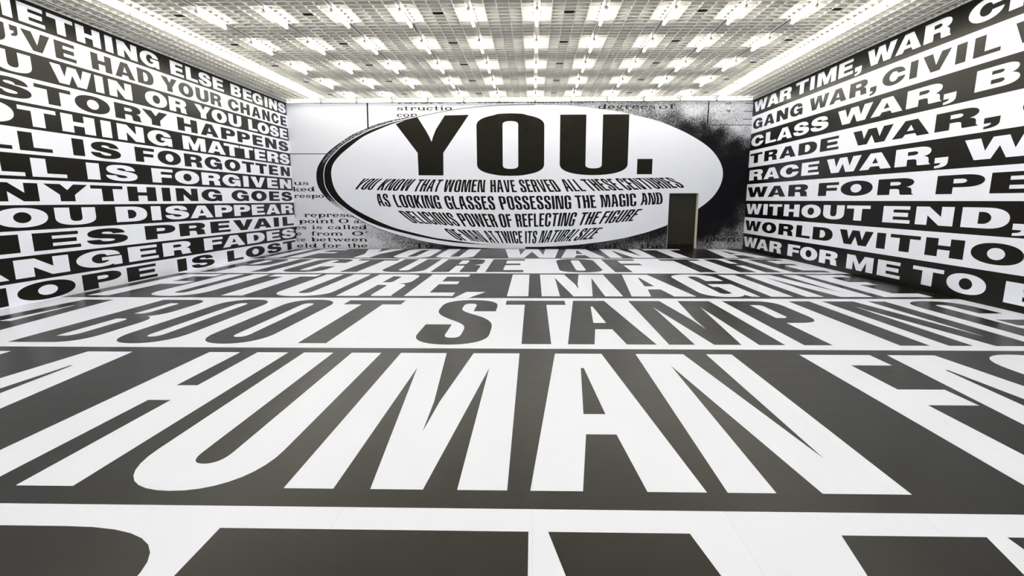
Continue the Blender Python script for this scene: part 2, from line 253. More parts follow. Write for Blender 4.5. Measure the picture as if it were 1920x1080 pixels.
BARS=[
  ( [(-6.369, 5.614), (-6.392, 4.644)] , 0.0284 ),
  ( [(-9.623, 3.699), (-8.079, 3.693)] , 0.0126 ),
  ( [(6.615, 5.579), (6.599, 4.722)] , 0.0211 ),
  ( [(6.64, 4.706), (8.328, 4.698)] , 0.0105 ),
  ( [(7.968, 5.475), (8.287, 5.474)] , 0.0105 ),
  ( [(7.95, 5.194), (8.289, 5.192)] , 0.0105 ),
  ( [(7.931, 4.911), (8.292, 4.909)] , 0.0105 ),
]
INK= [(-9.436, 5.554, 0.03), (-9.061, 5.063, 0.03), (-7.19, 5.151, 0.03), (-9.157, 3.872, 0.05), (-8.26, 4.665, 0.04), (-5.736, 5.339, 0.1), (-4.92, 5.198, 0.14), (-9.189, 3.469, 0.1), (-8.603, 2.858, 0.12), (-9.026, 2.859, 0.11), (-9.107, 1.828, 0.14), (-9.388, 0.99, 0.15), (-8.573, 0.352, 0.16), (-7.723, 0.139, 0.18), (-6.861, 0.096, 0.22), (-7.64, 1.408, 0.16), (-7.339, 1.093, 0.2), (-6.607, 0.776, 0.42), (-6.427, 0.139, 0.34), (-5.974, 0.564, 0.5), (-5.338, 0.394, 0.6), (-5.568, 0.075, 0.48), (-4.701, 0.224, 0.62), (-3.846, 0.118, 0.75), (-2.99, 0.054, 0.85), (-1.066, 0.011, 0.9), (1.701, 0.055, 0.8), (3.18, 0.182, 0.72), (4.225, 0.456, 0.8), (4.844, 0.707, 0.86), (4.24, 0.076, 0.6), (5.075, 0.245, 0.68), (-3.064, 5.576, 0.25), (-4.085, 5.582, 0.18), (-1.028, 5.565, 0.3), (0.999, 5.534, 0.42), (2.011, 5.451, 0.48), (3.02, 5.445, 0.5), (4.034, 5.247, 0.55), (4.833, 5.378, 0.48), (6.032, 5.467, 0.4), (7.032, 5.461, 0.36), (8.03, 5.456, 0.33), (8.066, 4.976, 0.36), (7.058, 5.077, 0.4), (7.572, 4.882, 0.42), (6.051, 5.14, 0.38), (6.066, 4.87, 0.6), (5.26, 4.893, 0.68), (4.446, 5.052, 0.62), (6.879, 4.749, 0.55), (6.488, 4.557, 0.8), (5.88, 4.599, 0.88), (7.694, 4.59, 0.35), (8.211, 4.393, 0.42), (7.507, 4.396, 0.6), (7.106, 4.359, 0.85), (6.718, 4.106, 0.97), (8.138, 4.042, 0.66), (7.744, 3.906, 0.9), (8.272, 3.608, 0.93), (7.794, 3.212, 1), (8.058, 2.409, 1), (7.513, 1.39, 1), (6.69, 1.287, 1), (7.442, 2.41, 1), (6.631, 0.56, 0.95), (7.136, 0.81, 0.9), (7.742, 1.08, 0.86), (8.245, 1.286, 0.72), (8.284, 0.768, 0.58), (7.57, 0.56, 0.66), (6.751, 0.308, 0.68), (8.332, 0.14, 0.5), (7.393, 0.098, 0.5), (6.66, 0.077, 0.58)]

# ------------------------------------------------------------------ object helpers
def link(name, me, mat=None, parent=None, label=None, kind=None, loc=None):
    o = bpy.data.objects.new(name, me); COL.objects.link(o)
    if mat is not None and me is not None and not me.materials: me.materials.append(mat)
    if parent is not None: o.parent = parent
    if loc is not None: o.location = loc
    if label: o['label'] = label
    if kind: o['kind'] = kind
    return o
def mesh(name, v, f):
    me = bpy.data.meshes.new(name); me.from_pydata([tuple(p) for p in v], [], f); me.update(); return me
BOXF = [(0, 1, 2, 3), (4, 7, 6, 5), (0, 4, 5, 1), (1, 5, 6, 2), (2, 6, 7, 3), (3, 7, 4, 0)]
class MB:
    def __init__(s): s.v = []; s.f = []
    def box(s, x0, x1, y0, y1, z0, z1):
        n = len(s.v)
        s.v += [(x0, y0, z0), (x0, y1, z0), (x1, y1, z0), (x1, y0, z0), (x0, y0, z1), (x0, y1, z1), (x1, y1, z1), (x1, y0, z1)]
        s.f += [tuple(i + n for i in q) for q in BOXF]; return s
    def tube(s, p0, p1, r, n=12, cap=True):
        p0, p1 = Vector(p0), Vector(p1); d = (p1 - p0).normalized()
        a = d.cross(Vector((0, 0, 1)));  a = Vector((1, 0, 0)) if a.length < 1e-4 else a.normalized()
        b = d.cross(a); k = len(s.v)
        for p in (p0, p1):
            for i in range(n):
                t = 2 * math.pi * i / n; s.v.append(tuple(p + a * (r * math.cos(t)) + b * (r * math.sin(t))))
        for i in range(n): s.f.append((k + i, k + (i + 1) % n, k + n + (i + 1) % n, k + n + i))
        if cap: s.f.append(tuple(k + i for i in range(n))[::-1]); s.f.append(tuple(k + n + i for i in range(n)))
        return s
    def me(s, name): return mesh(name, s.v, s.f)

# ------------------------------------------------------------------ lettering
def parse(path):
    """outline strings -> loops in the unit box.  v:/h: quarter ellipse leaving vertically/horizontally, c: cubic"""
    loops = []
    for part in path.split('|'):
        pts = []
        for tok in part.split():
            pass
        toks = part.split(); i = 0
        while i < len(toks):
            t = toks[i]
            if t[0] in 'vh' and ':' in t:
                x, y = map(float, t[2:].split(',')); x0, y0 = pts[-1]; k = .5523
                if t[0] == 'v': c1 = (x0, y0 + (y - y0) * k); c2 = (x - (x - x0) * k, y)
                else: c1 = (x0 + (x - x0) * k, y0); c2 = (x, y - (y - y0) * k)
                end = (x, y)
            elif t.startswith('c:'):
                c1 = tuple(map(float, t[2:].split(','))); c2 = tuple(map(float, toks[i + 1].split(','))); end = tuple(map(float, toks[i + 2].split(','))); i += 2
            else:
                pts.append(tuple(map(float, t.split(',')))); i += 1; continue
            x0, y0 = pts[-1]; n = 9
            for j in range(1, n + 1):
                s = j / n; m = 1 - s
                pts.append((m**3 * x0 + 3 * m * m * s * c1[0] + 3 * m * s * s * c2[0] + s**3 * end[0],
                            m**3 * y0 + 3 * m * m * s * c1[1] + 3 * m * s * s * c2[1] + s**3 * end[1]))
            i += 1
        if len(pts) > 1 and abs(pts[0][0] - pts[-1][0]) < 1e-5 and abs(pts[0][1] - pts[-1][1]) < 1e-5: pts.pop()
        loops.append(pts)
    return loops

WIDE = {   # black extended grotesque of the side walls
 'A': '0,0 .33,1 .67,1 1,0 .69,0 .635,.18 .365,.18 .3,0 | .405,.37 .5,.72 .595,.37',
 'B': '0,0 0,1 .62,1 c:.85,1 .96,.9 .96,.76 c:.96,.64 .9,.56 .80,.53 c:.93,.5 1,.4 1,.28 c:1,.1 .86,0 .6,0 | .37,.80 .56,.80 h:.65,.715 v:.56,.63 .37,.63 | .37,.40 .58,.40 h:.68,.305 v:.58,.2 .37,.2',
 'C': '1,.40 c:.97,.14 .78,-.02 .5,-.02 h:0,.5 v:.5,1.02 c:.78,1.02 .95,.88 .98,.63 .67,.63 c:.66,.74 .6,.79 .51,.79 h:.32,.5 v:.51,.21 c:.61,.21 .67,.28 .68,.40',
 'D': '0,0 0,1 .52,1 c:.85,1 1,.8 1,.5 c:1,.2 .85,0 .52,0 | .37,.79 .46,.79 h:.64,.5 v:.46,.21 .37,.21',
 'E': '0,0 0,1 .97,1 .97,.80 .39,.80 .39,.62 .92,.62 .92,.385 .39,.385 .39,.2 1,.2 1,0',
 'F': '0,0 0,1 1,1 1,.79 .42,.79 .42,.6 .93,.6 .93,.38 .42,.38 .42,0',
 'G': '1,0 .8,0 .79,.08 c:.7,.0 .6,-.02 .47,-.02 h:0,.5 v:.5,1.02 c:.78,1.02 .95,.9 .97,.65 .66,.65 c:.64,.76 .59,.8 .5,.8 h:.32,.5 v:.52,.2 c:.6,.2 .68,.26 .7,.36 .54,.36 .54,.56 1,.56',
 'H': '0,0 0,1 .34,1 .34,.62 .66,.62 .66,1 1,1 1,0 .66,0 .66,.39 .34,.39 .34,0',
 'I': '0,0 0,1 1,1 1,0', 'L': '0,0 0,1 .42,1 .42,.2 1,.2 1,0',
 'M': '0,0 0,1 .32,1 .5,.42 .68,1 1,1 1,0 .75,0 .75,.64 .60,0 .40,0 .25,.64 .25,0',
 'N': '0,0 0,1 .36,1 .69,.46 .69,1 1,1 1,0 .65,0 .33,.53 .33,0',
 'O': '0,.5 c:0,.82 .2,1.02 .5,1.02 c:.8,1.02 1,.82 1,.5 c:1,.18 .8,-.02 .5,-.02 c:.2,-.02 0,.18 0,.5 | .33,.5 v:.5,.79 h:.67,.5 v:.5,.21 h:.33,.5',
 'P': '0,0 0,1 .6,1 c:.86,1 1,.87 1,.68 c:1,.48 .86,.35 .6,.35 .37,.35 .37,0 | .37,.79 .54,.79 h:.65,.675 v:.54,.56 .37,.56',
 'R': '0,0 0,1 .63,1 c:.87,1 .99,.9 .99,.73 c:.99,.6 .92,.5 .8,.47 c:.92,.44 .95,.36 .95,.22 c:.95,.1 .96,.05 1,.03 1,0 .67,0 c:.63,.06 .64,.12 .63,.22 c:.63,.32 .6,.36 .5,.36 .36,.36 .36,0 | .36,.79 .54,.79 h:.65,.685 v:.54,.58 .36,.58',
 'S': '.94,.67 .63,.67 c:.62,.76 .57,.81 .48,.81 c:.40,.81 .36,.78 .36,.74 c:.36,.69 .42,.67 .6,.63 c:.88,.57 1,.49 1,.31 c:1,.1 .82,-.02 .5,-.02 c:.18,-.02 .01,.1 0,.33 .31,.33 c:.33,.23 .40,.18 .51,.18 c:.6,.18 .66,.21 .66,.26 c:.66,.31 .60,.34 .42,.38 c:.13,.44 .03,.53 .03,.70 c:.03,.9 .2,1.02 .5,1.02 c:.78,1.02 .93,.9 .94,.67',
 'T': '0,1 1,1 1,.79 .67,.79 .67,0 .33,0 .33,.79 0,.79',
 'U': '0,1 .35,1 .35,.42 c:.35,.27 .4,.2 .5,.2 c:.6,.2 .65,.27 .65,.42 .65,1 1,1 1,.42 c:1,.12 .82,-.02 .5,-.02 c:.18,-.02 0,.12 0,.42',
 'V': '0,1 .35,1 .51,.34 .67,1 1,1 .66,0 .34,0',
 'W': '0,1 .23,1 .31,.39 .40,1 .61,1 .70,.39 .78,1 1,1 .83,0 .60,0 .5,.58 .40,0 .17,0',
 'Y': '0,1 .36,1 .51,.66 .66,1 1,1 .67,.38 .67,0 .33,0 .33,.38',
 "'": '0,1 1,1 1,.75 c:1,.55 .8,.46 .12,.45 .12,.56 c:.42,.58 .5,.62 .5,.72 .05,.72',
 ',': '0,.30 1,.30 1,.04 c:1,-.15 .72,-.23 .02,-.25 .02,-.13 c:.36,-.11 .46,-.06 .46,.02 0,.02',
}
SLIM = {   # ultra condensed grotesque of the floor and the end wall
 'A': '0,0 .25,1 .75,1 1,0 .665,0 .605,.272 .39,.272 .30,0 | .405,.403 .485,.82 .515,.82 .575,.403',
 'B': '0,0 0,1 .6,1 c:.85,1 .96,.95 .96,.86 .96,.68 c:.96,.6 .9,.55 .76,.53 c:.92,.5 1,.46 1,.37 1,.15 c:1,.05 .88,0 .6,0 | .38,.89 .5,.89 h:.58,.85 .58,.65 v:.5,.59 .38,.59 | .38,.47 .52,.47 h:.62,.41 .62,.17 v:.52,.11 .38,.11',
 'C': '1,.38 1,.17 c:1,.05 .8,-.015 .5,-.015 c:.2,-.015 0,.05 0,.17 0,.83 c:0,.95 .2,1.015 .5,1.015 c:.8,1.015 1,.95 1,.83 1,.66 .62,.66 .62,.84 c:.62,.88 .58,.9 .5,.9 c:.42,.9 .39,.88 .39,.84 .39,.16 c:.39,.12 .42,.1 .5,.1 c:.58,.1 .62,.12 .62,.16 .62,.38',
 'D': '0,0 0,1 .55,1 c:.85,1 1,.94 1,.83 1,.17 c:1,.06 .85,0 .55,0 | .39,.89 .5,.89 h:.61,.84 .61,.16 v:.5,.11 .39,.11',
 'E': '0,0 0,1 1,1 1,.87 .45,.87 .45,.617 .88,.617 .88,.487 .45,.487 .45,.13 1,.13 1,0',
 'F': '0,0 0,1 1,1 1,.868 .452,.868 .452,.618 1,.618 1,.487 .452,.487 .452,0',
 'G': '1,.51 1,0 .84,0 c:.82,.04 .80,.07 .77,.06 c:.7,0 .6,-.015 .46,-.015 c:.18,-.015 0,.05 0,.17 0,.83 c:0,.95 .2,1.015 .5,1.015 c:.8,1.015 1,.95 1,.83 1,.66 .62,.66 .62,.84 c:.62,.88 .58,.9 .5,.9 c:.42,.9 .39,.88 .39,.84 .39,.16 c:.39,.12 .42,.1 .5,.1 c:.58,.1 .62,.12 .62,.16 .62,.38 .5,.38 .5,.51',
 'H': '0,0 0,1 .39,1 .39,.617 .61,.617 .61,1 1,1 1,0 .61,0 .61,.488 .39,.488 .39,0',
 'I': '0,0 0,1 1,1 1,0', 'K': '0,0 0,1 .37,1 .37,.62 .6,1 .97,1 .68,.56 1,0 .62,0 .44,.40 .37,.30 .37,0',
 'L': '0,0 0,1 .45,1 .45,.12 1,.12 1,0',
 'M': '0,0 0,1 .386,1 .482,.49 .5,.277 .518,.49 .614,1 1,1 1,0 .778,0 .778,.815 .625,0 .39,0 .224,.815 .224,0',
 'N': '0,0 0,1 .497,1 .742,.148 .736,1 1,1 1,0 .518,0 .268,.857 .266,0',
 'O': '0,.17 0,.83 c:0,.95 .2,1.015 .5,1.015 c:.8,1.015 1,.95 1,.83 1,.17 c:1,.05 .8,-.015 .5,-.015 c:.2,-.015 0,.05 0,.17 | .385,.16 .385,.84 c:.385,.88 .42,.9 .5,.9 c:.58,.9 .615,.88 .615,.84 .615,.16 c:.615,.12 .58,.1 .5,.1 c:.42,.1 .385,.12 .385,.16',
 'P': '0,0 0,1 .6,1 c:.88,1 1,.94 1,.84 1,.57 c:1,.47 .88,.42 .6,.42 .39,.42 .39,0 | .39,.88 .52,.88 h:.61,.84 .61,.58 v:.52,.53 .39,.53',
 'R': '0,0 0,1 .6,1 c:.88,1 .98,.94 .98,.85 .98,.65 c:.98,.56 .9,.52 .76,.51 c:.92,.49 .97,.46 .97,.38 .97,.12 c:.97,.05 .97,.03 1,0 .63,0 c:.6,.03 .6,.08 .6,.14 .6,.38 c:.6,.43 .57,.45 .5,.45 .39,.45 .39,0 | .39,.885 .5,.885 h:.59,.845 .59,.62 v:.5,.57 .39,.57',
 'S': '0,.36 .39,.36 .39,.16 c:.39,.12 .43,.10 .5,.1 c:.58,.1 .61,.12 .61,.17 .61,.25 c:.61,.33 .55,.37 .42,.43 c:.1,.56 .01,.63 .01,.76 .01,.84 c:.01,.95 .2,1.015 .5,1.015 c:.8,1.015 .98,.95 .98,.83 .98,.68 .61,.68 .61,.84 c:.61,.88 .57,.9 .5,.9 c:.43,.9 .39,.88 .39,.84 .39,.77 c:.39,.71 .45,.67 .6,.61 c:.9,.5 1,.42 1,.28 1,.16 c:1,.05 .8,-.015 .5,-.015 c:.2,-.015 0,.05 0,.16',
 'T': '0,1 1,1 1,.87 .68,.87 .68,0 .32,0 .32,.87 0,.87',
 'U': '0,1 .38,1 .38,.16 c:.38,.12 .42,.1 .5,.1 c:.58,.1 .62,.12 .62,.16 .62,1 1,1 1,.17 c:1,.05 .8,-.015 .5,-.015 c:.2,-.015 0,.05 0,.17',
 'V': '0,1 .327,1 .5,.2 .673,1 1,1 .72,0 .28,0',
 'W': '0,1 .25,1 .31,.3 .38,1 .62,1 .69,.3 .75,1 1,1 .87,0 .62,0 .5,.68 .38,0 .13,0',
 'Y': '0,1 .37,1 .5,.62 .63,1 1,1 .69,.4 .69,0 .31,0 .31,.4', 'Z': '0,1 1,1 1,.86 .42,.13 1,.13 1,0 0,0 0,.14 .55,.87 0,.87',
 ',': '.2,.155 1,.155 .45,-.0665 -.12,-.0665',
}
ADV = dict(A=1.12, E=.82, F=.8, I=.39, K=1.05, L=.78, M=1.48, N=1.2, T=1.0, V=1.1, W=1.6, Y=1.1, Z=.9)
GW = {k: parse(v) for k, v in WIDE.items()}
GS = {k: parse(v) for k, v in SLIM.items()}

def plate(name, loops, fn, nrm, th):
    """flat piece of print: loops (2-D) mapped to 3-D by fn, raised by th along nrm"""
    P3 = [[Vector(fn(*p)) for p in lp] for lp in loops]
    flat = [p for lp in P3 for p in lp]
    ax = max(range(3), key=lambda i: abs(nrm[i]))
    q2 = [[Vector(tuple(p[i] for i in range(3) if i != ax) + (0,)) for p in lp] for lp in P3]
    tri = tessellate_polygon(q2)
    nv = Vector(nrm); n = len(flat)
    v = [p + nv * th for p in flat] + flat
    f = []
    for t in tri:
        a, b, c = (v[i] for i in t)
        f.append(tuple(t) if (b - a).cross(c - a).dot(nv) > 0 else tuple(t)[::-1])
    k = 0
    for lp in P3:
        m = len(lp)
        for i in range(m):
            j = (i + 1) % m; f.append((k + i, k + j, n + k + j, n + k + i))
        k += m
    return mesh(name, v, f)

WORDNAME = {',': 'comma', "'": 'apostrophe', '.': 'full stop'}
def letter(ch, me, mat, parent, tone):
    return link('letter', me, mat, parent, label='%s %s' % (tone, ('letter ' + ch) if ch not in WORDNAME else WORDNAME[ch]))
TH = .0008; BT = .0015

# ------------------------------------------------------------------ setting: the side walls
def side_wall(name, xw, sgn, nb, hb, pitch, text, sayings, first_black):
    """xw: wall plane, sgn: +1 when the room lies towards +x"""
    w = link(name, MB().box(min(xw, xw - sgn * .2), max(xw, xw - sgn * .2), YF, D + .5, 0, H - .035).me(name), M['plaster'], kind='structure')
    for k in range(nb):
        z1 = min(hb[0] - k * pitch, H - .035); z0 = max(hb[0] - (k + 1) * pitch, 0.0)
        if k == 0: z1 = H - .035
        black = (k % 2 == 0) == first_black
        x0, x1 = sorted((xw, xw + sgn * BT))
        band = link('vinyl_band', MB().box(x0, x1, YF, D, z0, z1).me('vinyl_band'), M['black' if black else 'white'], w,
                    label='%s wall band reading %s' % ('black' if black else 'white', sayings[k]))
        zt, zb, row = text[k]
        for ch, a, b in row:
            def fn(u, v, a=a, b=b):
                return (xw + sgn * BT, a + (b - a) * u, min(max(zb + (zt - zb) * v, z0 + .002), z1 - .002))
            letter(ch, plate('letter', GW[ch], fn, (sgn, 0, 0), TH), M['white' if black else 'black'], band, 'white' if black else 'black')
    return w
left = side_wall('wall_left', XL, 1, 12, (5.597,), .471, LEFT_TEXT,
    ['SOMETHING ELSE BEGINS', "YOU'VE HAD YOUR CHANCE", 'YOU WIN OR YOU LOSE', 'HISTORY HAPPENS', 'NOTHING MATTERS', 'ALL IS FORGOTTEN',
     'ALL IS FORGIVEN', 'ANYTHING GOES', 'YOU DISAPPEAR', 'LIES PREVAIL', 'DANGER FADES', 'HOPE IS LOST'], True)
right = side_wall('wall_right', XR, -1, 9, (5.614,), .6237, RIGHT_TEXT,
    ['WAR TIME, WAR CRIM', 'GANG WAR, CIVIL WAR', 'CLASS WAR, BID', 'TRADE WAR, COL', 'RACE WAR, WO', 'WAR FOR PEA', 'WITHOUT END,',
     'WORLD WITHOUT', 'WAR FOR ME TO BEC'], True)
link('wall_front', MB().box(XL - .2, XR + .2, YF - .2, YF, 0, H).me('wall_front'), M['plaster'], kind='structure')

# ------------------------------------------------------------------ setting: the floor and its six giant lines
fl = link('floor', MB().box(XL - .2, XR + .2, YF - .2, D + .6, -.2, 0).me('floor'), M['plaster'], kind='structure')
FB = [21.59, 17.885, 14.18, 10.485, 6.787, 3.07, -.64, YF]
FLOOR_TEXT = [
 ('IF YOU WANT A', 18.13, 21.40, [('I', -9.14, -8.70), ('F', -8.40, -7.33), ('Y', -6.565, -5.115), ('O', -4.84, -3.58), ('U', -3.37, -2.06), ('W', -1.107, 1.005), ('A', .938, 2.418), ('N', 2.59, 4.12), ('T', 4.28, 5.69), ('A', 6.43, 7.93)]),
 ('PICTURE OF THE', 14.44, 17.68, [('P', -9.13, -7.96), ('I', -7.71, -7.27), ('C', -6.98, -5.83), ('T', -5.67, -4.38), ('U', -4.21, -3.01), ('R', -2.78, -1.51), ('E', -1.30, -.27), ('O', .725, 1.92), ('F', 2.21, 3.235), ('T', 4.06, 5.33), ('H', 5.53, 6.64), ('E', 6.94, 7.935)]),
 ('FUTURE, IMAGINE', 10.71, 13.94, [('F', -9.164, -8.17), ('U', -8.04, -6.92), ('T', -6.78, -5.55), ('U', -5.41, -4.245), ('R', -4.01, -2.87), ('E', -2.622, -1.636), (',', -1.51, -1.006), ('I', -.53, -.098), ('M', .173, 1.807), ('A', 1.976, 3.263), ('G', 3.458, 4.53), ('I', 4.756, 5.181), ('N', 5.44, 6.75), ('E', 6.976, 7.925)]),
 ('A BOOT STAMPING', 7.02, 10.215, [('A', -9.11, -7.93), ('B', -7.221, -6.25), ('O', -5.90, -5.0), ('O', -4.65, -3.745), ('T', -3.538, -2.462), ('S', -1.675, -.63), ('T', -.511, .599), ('A', .468, 1.653), ('M', 1.818, 3.353), ('P', 3.603, 4.56), ('I', 4.859, 5.246), ('N', 5.494, 6.665), ('G', 6.93, 7.95)]),
 ('ON A HUMAN FACE', 3.288, 6.562, [('O', -9.1, -8.12), ('N', -7.92, -6.726), ('A', -6.01, -4.84), ('H', -4.132, -3.116), ('U', -2.913, -1.924), ('M', -1.673, -.170), ('A', -.016, 1.15), ('N', 1.286, 2.48), ('F', 3.318, 4.18), ('A', 4.105, 5.265), ('C', 5.42, 6.40), ('E', 6.63, 7.5)]),
 ('FOREVER', -.42, 2.836, [('F', -7.95, -6.2), ('O', -6.05, -4.1), ('R', -3.94, -1.99), ('E', -1.844, -.024), ('V', .091, 2.594), ('E', 2.71, 4.53), ('R', 4.68, 6.63)]),
]
for k, (saying, y0, y1, row) in enumerate(FLOOR_TEXT):
    black = k % 2 == 0
    band = link('vinyl_band', MB().box(XL + .003, XR - .003, FB[k + 1], FB[k], 0, BT).me('vinyl_band'), M['fblack' if black else 'fwhite'], fl,
                label='%s floor band reading %s' % ('black' if black else 'white', saying))
    for ch, a, b in row:
        def fn(u, v, a=a, b=b): return (a + (b - a) * u, max(y0 + (y1 - y0) * v, FB[k + 1] + .001), BT)
        letter(ch, plate('letter', GS[ch], fn, (0, 0, 1), TH), M['fwhite' if black else 'fblack'], band, 'white' if black else 'black')
link('vinyl_band', MB().box(XL + .003, XR - .003, YF, FB[6], 0, BT).me('vinyl_band'), M['fblack'], fl, label='plain black floor band behind the lettering')

# ------------------------------------------------------------------ setting: the end wall, a blown-up photocopy of a lens over a page
DX0, DX1, DZ = 5.29, 6.445, 2.172        # doorway
wb = MB()
wb.box(XL - .2, DX0, D, D + .6, 0, H - .035).box(DX1, XR + .2, D, D + .6, 0, H - .035).box(DX0, DX1, D, D + .6, DZ, H - .035)
wback = link('wall_back', wb.me('wall_back'), M['plaster'], kind='structure')

def ink_attr(me, fn):
    at = me.attributes.new('ink', 'FLOAT', 'POINT')
    at.data.foreach_set('value', [float(fn(v.co)) for v in me.vertices])
ik = np.array(INK)
def ink_at(co):
    d2 = ((ik[:, 0] - co.x) ** 2 + ((ik[:, 1] - co.z) * 1.15) ** 2) + .004
    w = 1 / d2 ** 2.0
    return float((w * ik[:, 2]).sum() / w.sum())
xs = sorted(set([round(x, 4) for x in np.linspace(XL, XR, 150)] + [DX0, DX1])); zs = sorted(set([round(z, 4) for z in np.linspace(0, H - .035, 48)] + [DZ]))
nx = len(xs); vv = [(x, D - .001, z) for z in zs for x in xs]
ff = [(j * nx + i, j * nx + i + 1, (j + 1) * nx + i + 1, (j + 1) * nx + i) for j in range(len(zs) - 1) for i in range(nx - 1)
      if not (xs[i] >= DX0 - 1e-4 and xs[i + 1] <= DX1 + 1e-4 and zs[j + 1] <= DZ + 1e-4)]
page = mesh('printed_page', vv, ff); ink_attr(page, ink_at)
page_o = link('printed_page', page, M['ink'], wback, label='grainy grey and black photocopied page print')

WN = (0, -1, 0)
def wall_piece(name, loops, lev, mat, parent, label=None, th=.0006):
    return link(name, plate(name, loops, lambda x, z: (x, D - lev, z), WN, th), mat, parent, label=label)
# page text in a wide typewriter serif
def ring(x0, x1, y0, y1, tx, ty, a0=0, a1=360, n=18):
    cx, cy, rx, ry = (x0 + x1) / 2, (y0 + y1) / 2, (x1 - x0) / 2, (y1 - y0) / 2
    o = []; i_ = []
    for j in range(n + 1):
        t = math.radians(a0 + (a1 - a0) * j / n); c, s = math.cos(t), math.sin(t)
        o.append((cx + rx * c, cy + ry * s)); i_.append((cx + (rx - tx) * c, cy + (ry - ty) * s))
    return [[o[j], o[j + 1], i_[j + 1], i_[j]] for j in range(n)]
def rc(x0, x1, y0, y1): return [[(x0, y0), (x1, y0), (x1, y1), (x0, y1)]]
TY, TX, SH = .17, .40, .13
def st(x, y0, y1, foot=True, head=False, w=TX):
    r = rc(x, x + w, y0, y1)
    if foot: r += rc(x - .2, x + w + .2, y0, y0 + SH)
    if head: r += rc(x - .22, x + w * .5, y1 - SH, y1)
    return r
def serif(c):
    """(polygons, advance) on an x-height of 1"""
    if c == 'o': return ring(.05, 1.75, -.03, 1.03, TX, TY), 1.9
    if c == 'c': return ring(.05, 1.65, -.03, 1.03, TX, TY, 40, 325) + rc(1.2, 1.55, .65, .9), 1.75
    if c == 'e': return ring(.05, 1.7, -.03, 1.03, TX, TY, 0, 325) + rc(.3, 1.6, .46, .6), 1.85
    if c == 'a': return ring(.05, 1.35, -.03, .62, .36, .15) + st(1.1, 0, .8, False, w=.38) + ring(.2, 1.48, .4, 1.03, .36, .16, 0, 170) + rc(1.4, 1.85, 0, .14), 1.95
    if c == 'd': return ring(.05, 1.6, -.03, 1.03, TX, TY) + st(1.35, 0, 1.5, False, True) + rc(1.35, 2.0, 0, SH), 2.1
    if c == 'b': return ring(.45, 2.0, -.03, 1.03, TX, TY) + st(.3, 0, 1.5, False, True), 2.1
    if c == 'p': return ring(.45, 2.0, -.03, 1.03, TX, TY) + st(.3, -.45, 1.0, True, True), 2.1
    if c == 'g': return ring(.15, 1.45, .35, 1.03, .36, .14) + ring(.05, 1.7, -.5, .1, .3, .14) + rc(.3, 1.3, .12, .3) + rc(1.3, 1.8, .85, 1.0), 1.85
    if c == 'h': return st(.3, 0, 1.5, True, True) + st(1.5, 0, .7) + ring(.4, 1.9, .3, 1.03, .38, .17, 0, 170), 2.2
    if c == 'n': return st(.3, 0, 1, True, True) + st(1.5, 0, .7) + ring(.4, 1.9, .3, 1.03, .38, .17, 0, 170), 2.2
    if c == 'm': return st(.3, 0, 1, True, True) + st(1.45, 0, .7) + st(2.6, 0, .7) + ring(.4, 1.85, .3, 1.03, .38, .17, 0, 170) + ring(1.55, 3.0, .3, 1.03, .38, .17, 0, 170), 3.25
    if c == 'u': return st(.3, .3, 1, False, True) + st(1.45, 0, 1, False, True) + ring(.3, 1.7, -.03, .6, .38, .17, 180, 350) + rc(1.6, 2.05, 0, SH), 2.15
    if c == 'r': return st(.3, 0, 1, True, True) + ring(.5, 1.6, .45, 1.03, .36, .2, 25, 170) + rc(1.2, 1.55, .62, .85), 1.65
    if c == 's': return [[(.1, .0), (.1, .38), (.24, .38), (.4, .14), (1.0, .1), (1.2, .25), (1.0, .4), (.35, .5), (.12, .7), (.3, .93), (.8, 1.03), (1.2, .97), (1.3, 1.0), (1.42, 1.0), (1.42, .66), (1.3, .66), (1.1, .87), (.7, .92), (.5, .8), (.75, .68), (1.35, .56), (1.55, .3), (1.3, .04), (.85, -.03), (.4, .03), (.25, 0)]], 1.65
    if c == 't': return st(.4, .15, 1.3, False, w=.38) + rc(.05, 1.2, .86, 1.0) + ring(.4, 1.35, -.03, .5, .38, .17, 180, 320), 1.4
    if c == 'f': return st(.35, 0, 1.25) + rc(.05, 1.15, .86, 1.0) + ring(.35, 1.5, .95, 1.53, .38, .17, 20, 175), 1.35
    if c == 'i': return st(.3, 0, 1, True, True) + ring(.28, .72, 1.2, 1.5, .22, .15, n=8), 1.1
    if c == 'l': return st(.3, 0, 1.5, True, True), 1.1
    if c == 'k': return st(.3, 0, 1.5, True, True) + [[(.7, .4), (1.35, .9), (1.65, .9), (.95, .4)], [(.8, .5), (1.1, .62), (1.95, 0), (1.5, 0)]] + rc(1.1, 1.9, .87, 1.0) + rc(1.2, 2.1, 0, SH), 2.1
    if c == 'v': return [[(.15, 1), (.6, 1), (1.15, .25), (1.0, 0), (.85, 0)], [(1.5, 1), (1.75, 1), (1.1, 0), (.95, .1)]] + rc(0, .8, .88, 1) + rc(1.3, 1.95, .88, 1), 1.95
    if c == 'w': return [[(.15, 1), (.6, 1), (1.05, .3), (.95, 0), (.8, 0)], [(1.2, 1), (1.4, 1), (1.05, 0), (.9, 0)], [(1.2, 1), (1.65, 1), (2.05, .3), (1.95, 0), (1.8, 0)], [(2.35, 1), (2.6, 1), (2.05, 0), (1.9, 0)]] + rc(0, .8, .88, 1) + rc(2.15, 2.8, .88, 1), 2.8
    if c == 'O': return ring(.05, 2.5, -.03, 1.52, .5, .16), 2.7
    if c == 'T': return st(1.0, 0, 1.5, w=.5) + rc(.1, 2.4, 1.36, 1.5) + rc(.1, .3, 1.1, 1.5) + rc(2.2, 2.4, 1.1, 1.5), 2.5
    if c == "'": return [[(.3, 1.0), (.5, 1.0), (.9, 1.5), (.5, 1.5)]], .8
    if c == ':': return rc(.1, .9, 0, .25) + rc(.1, .9, .7, .95), 1.0
    if c == '1': return st(.5, 0, 1.4, True, True), 1.4
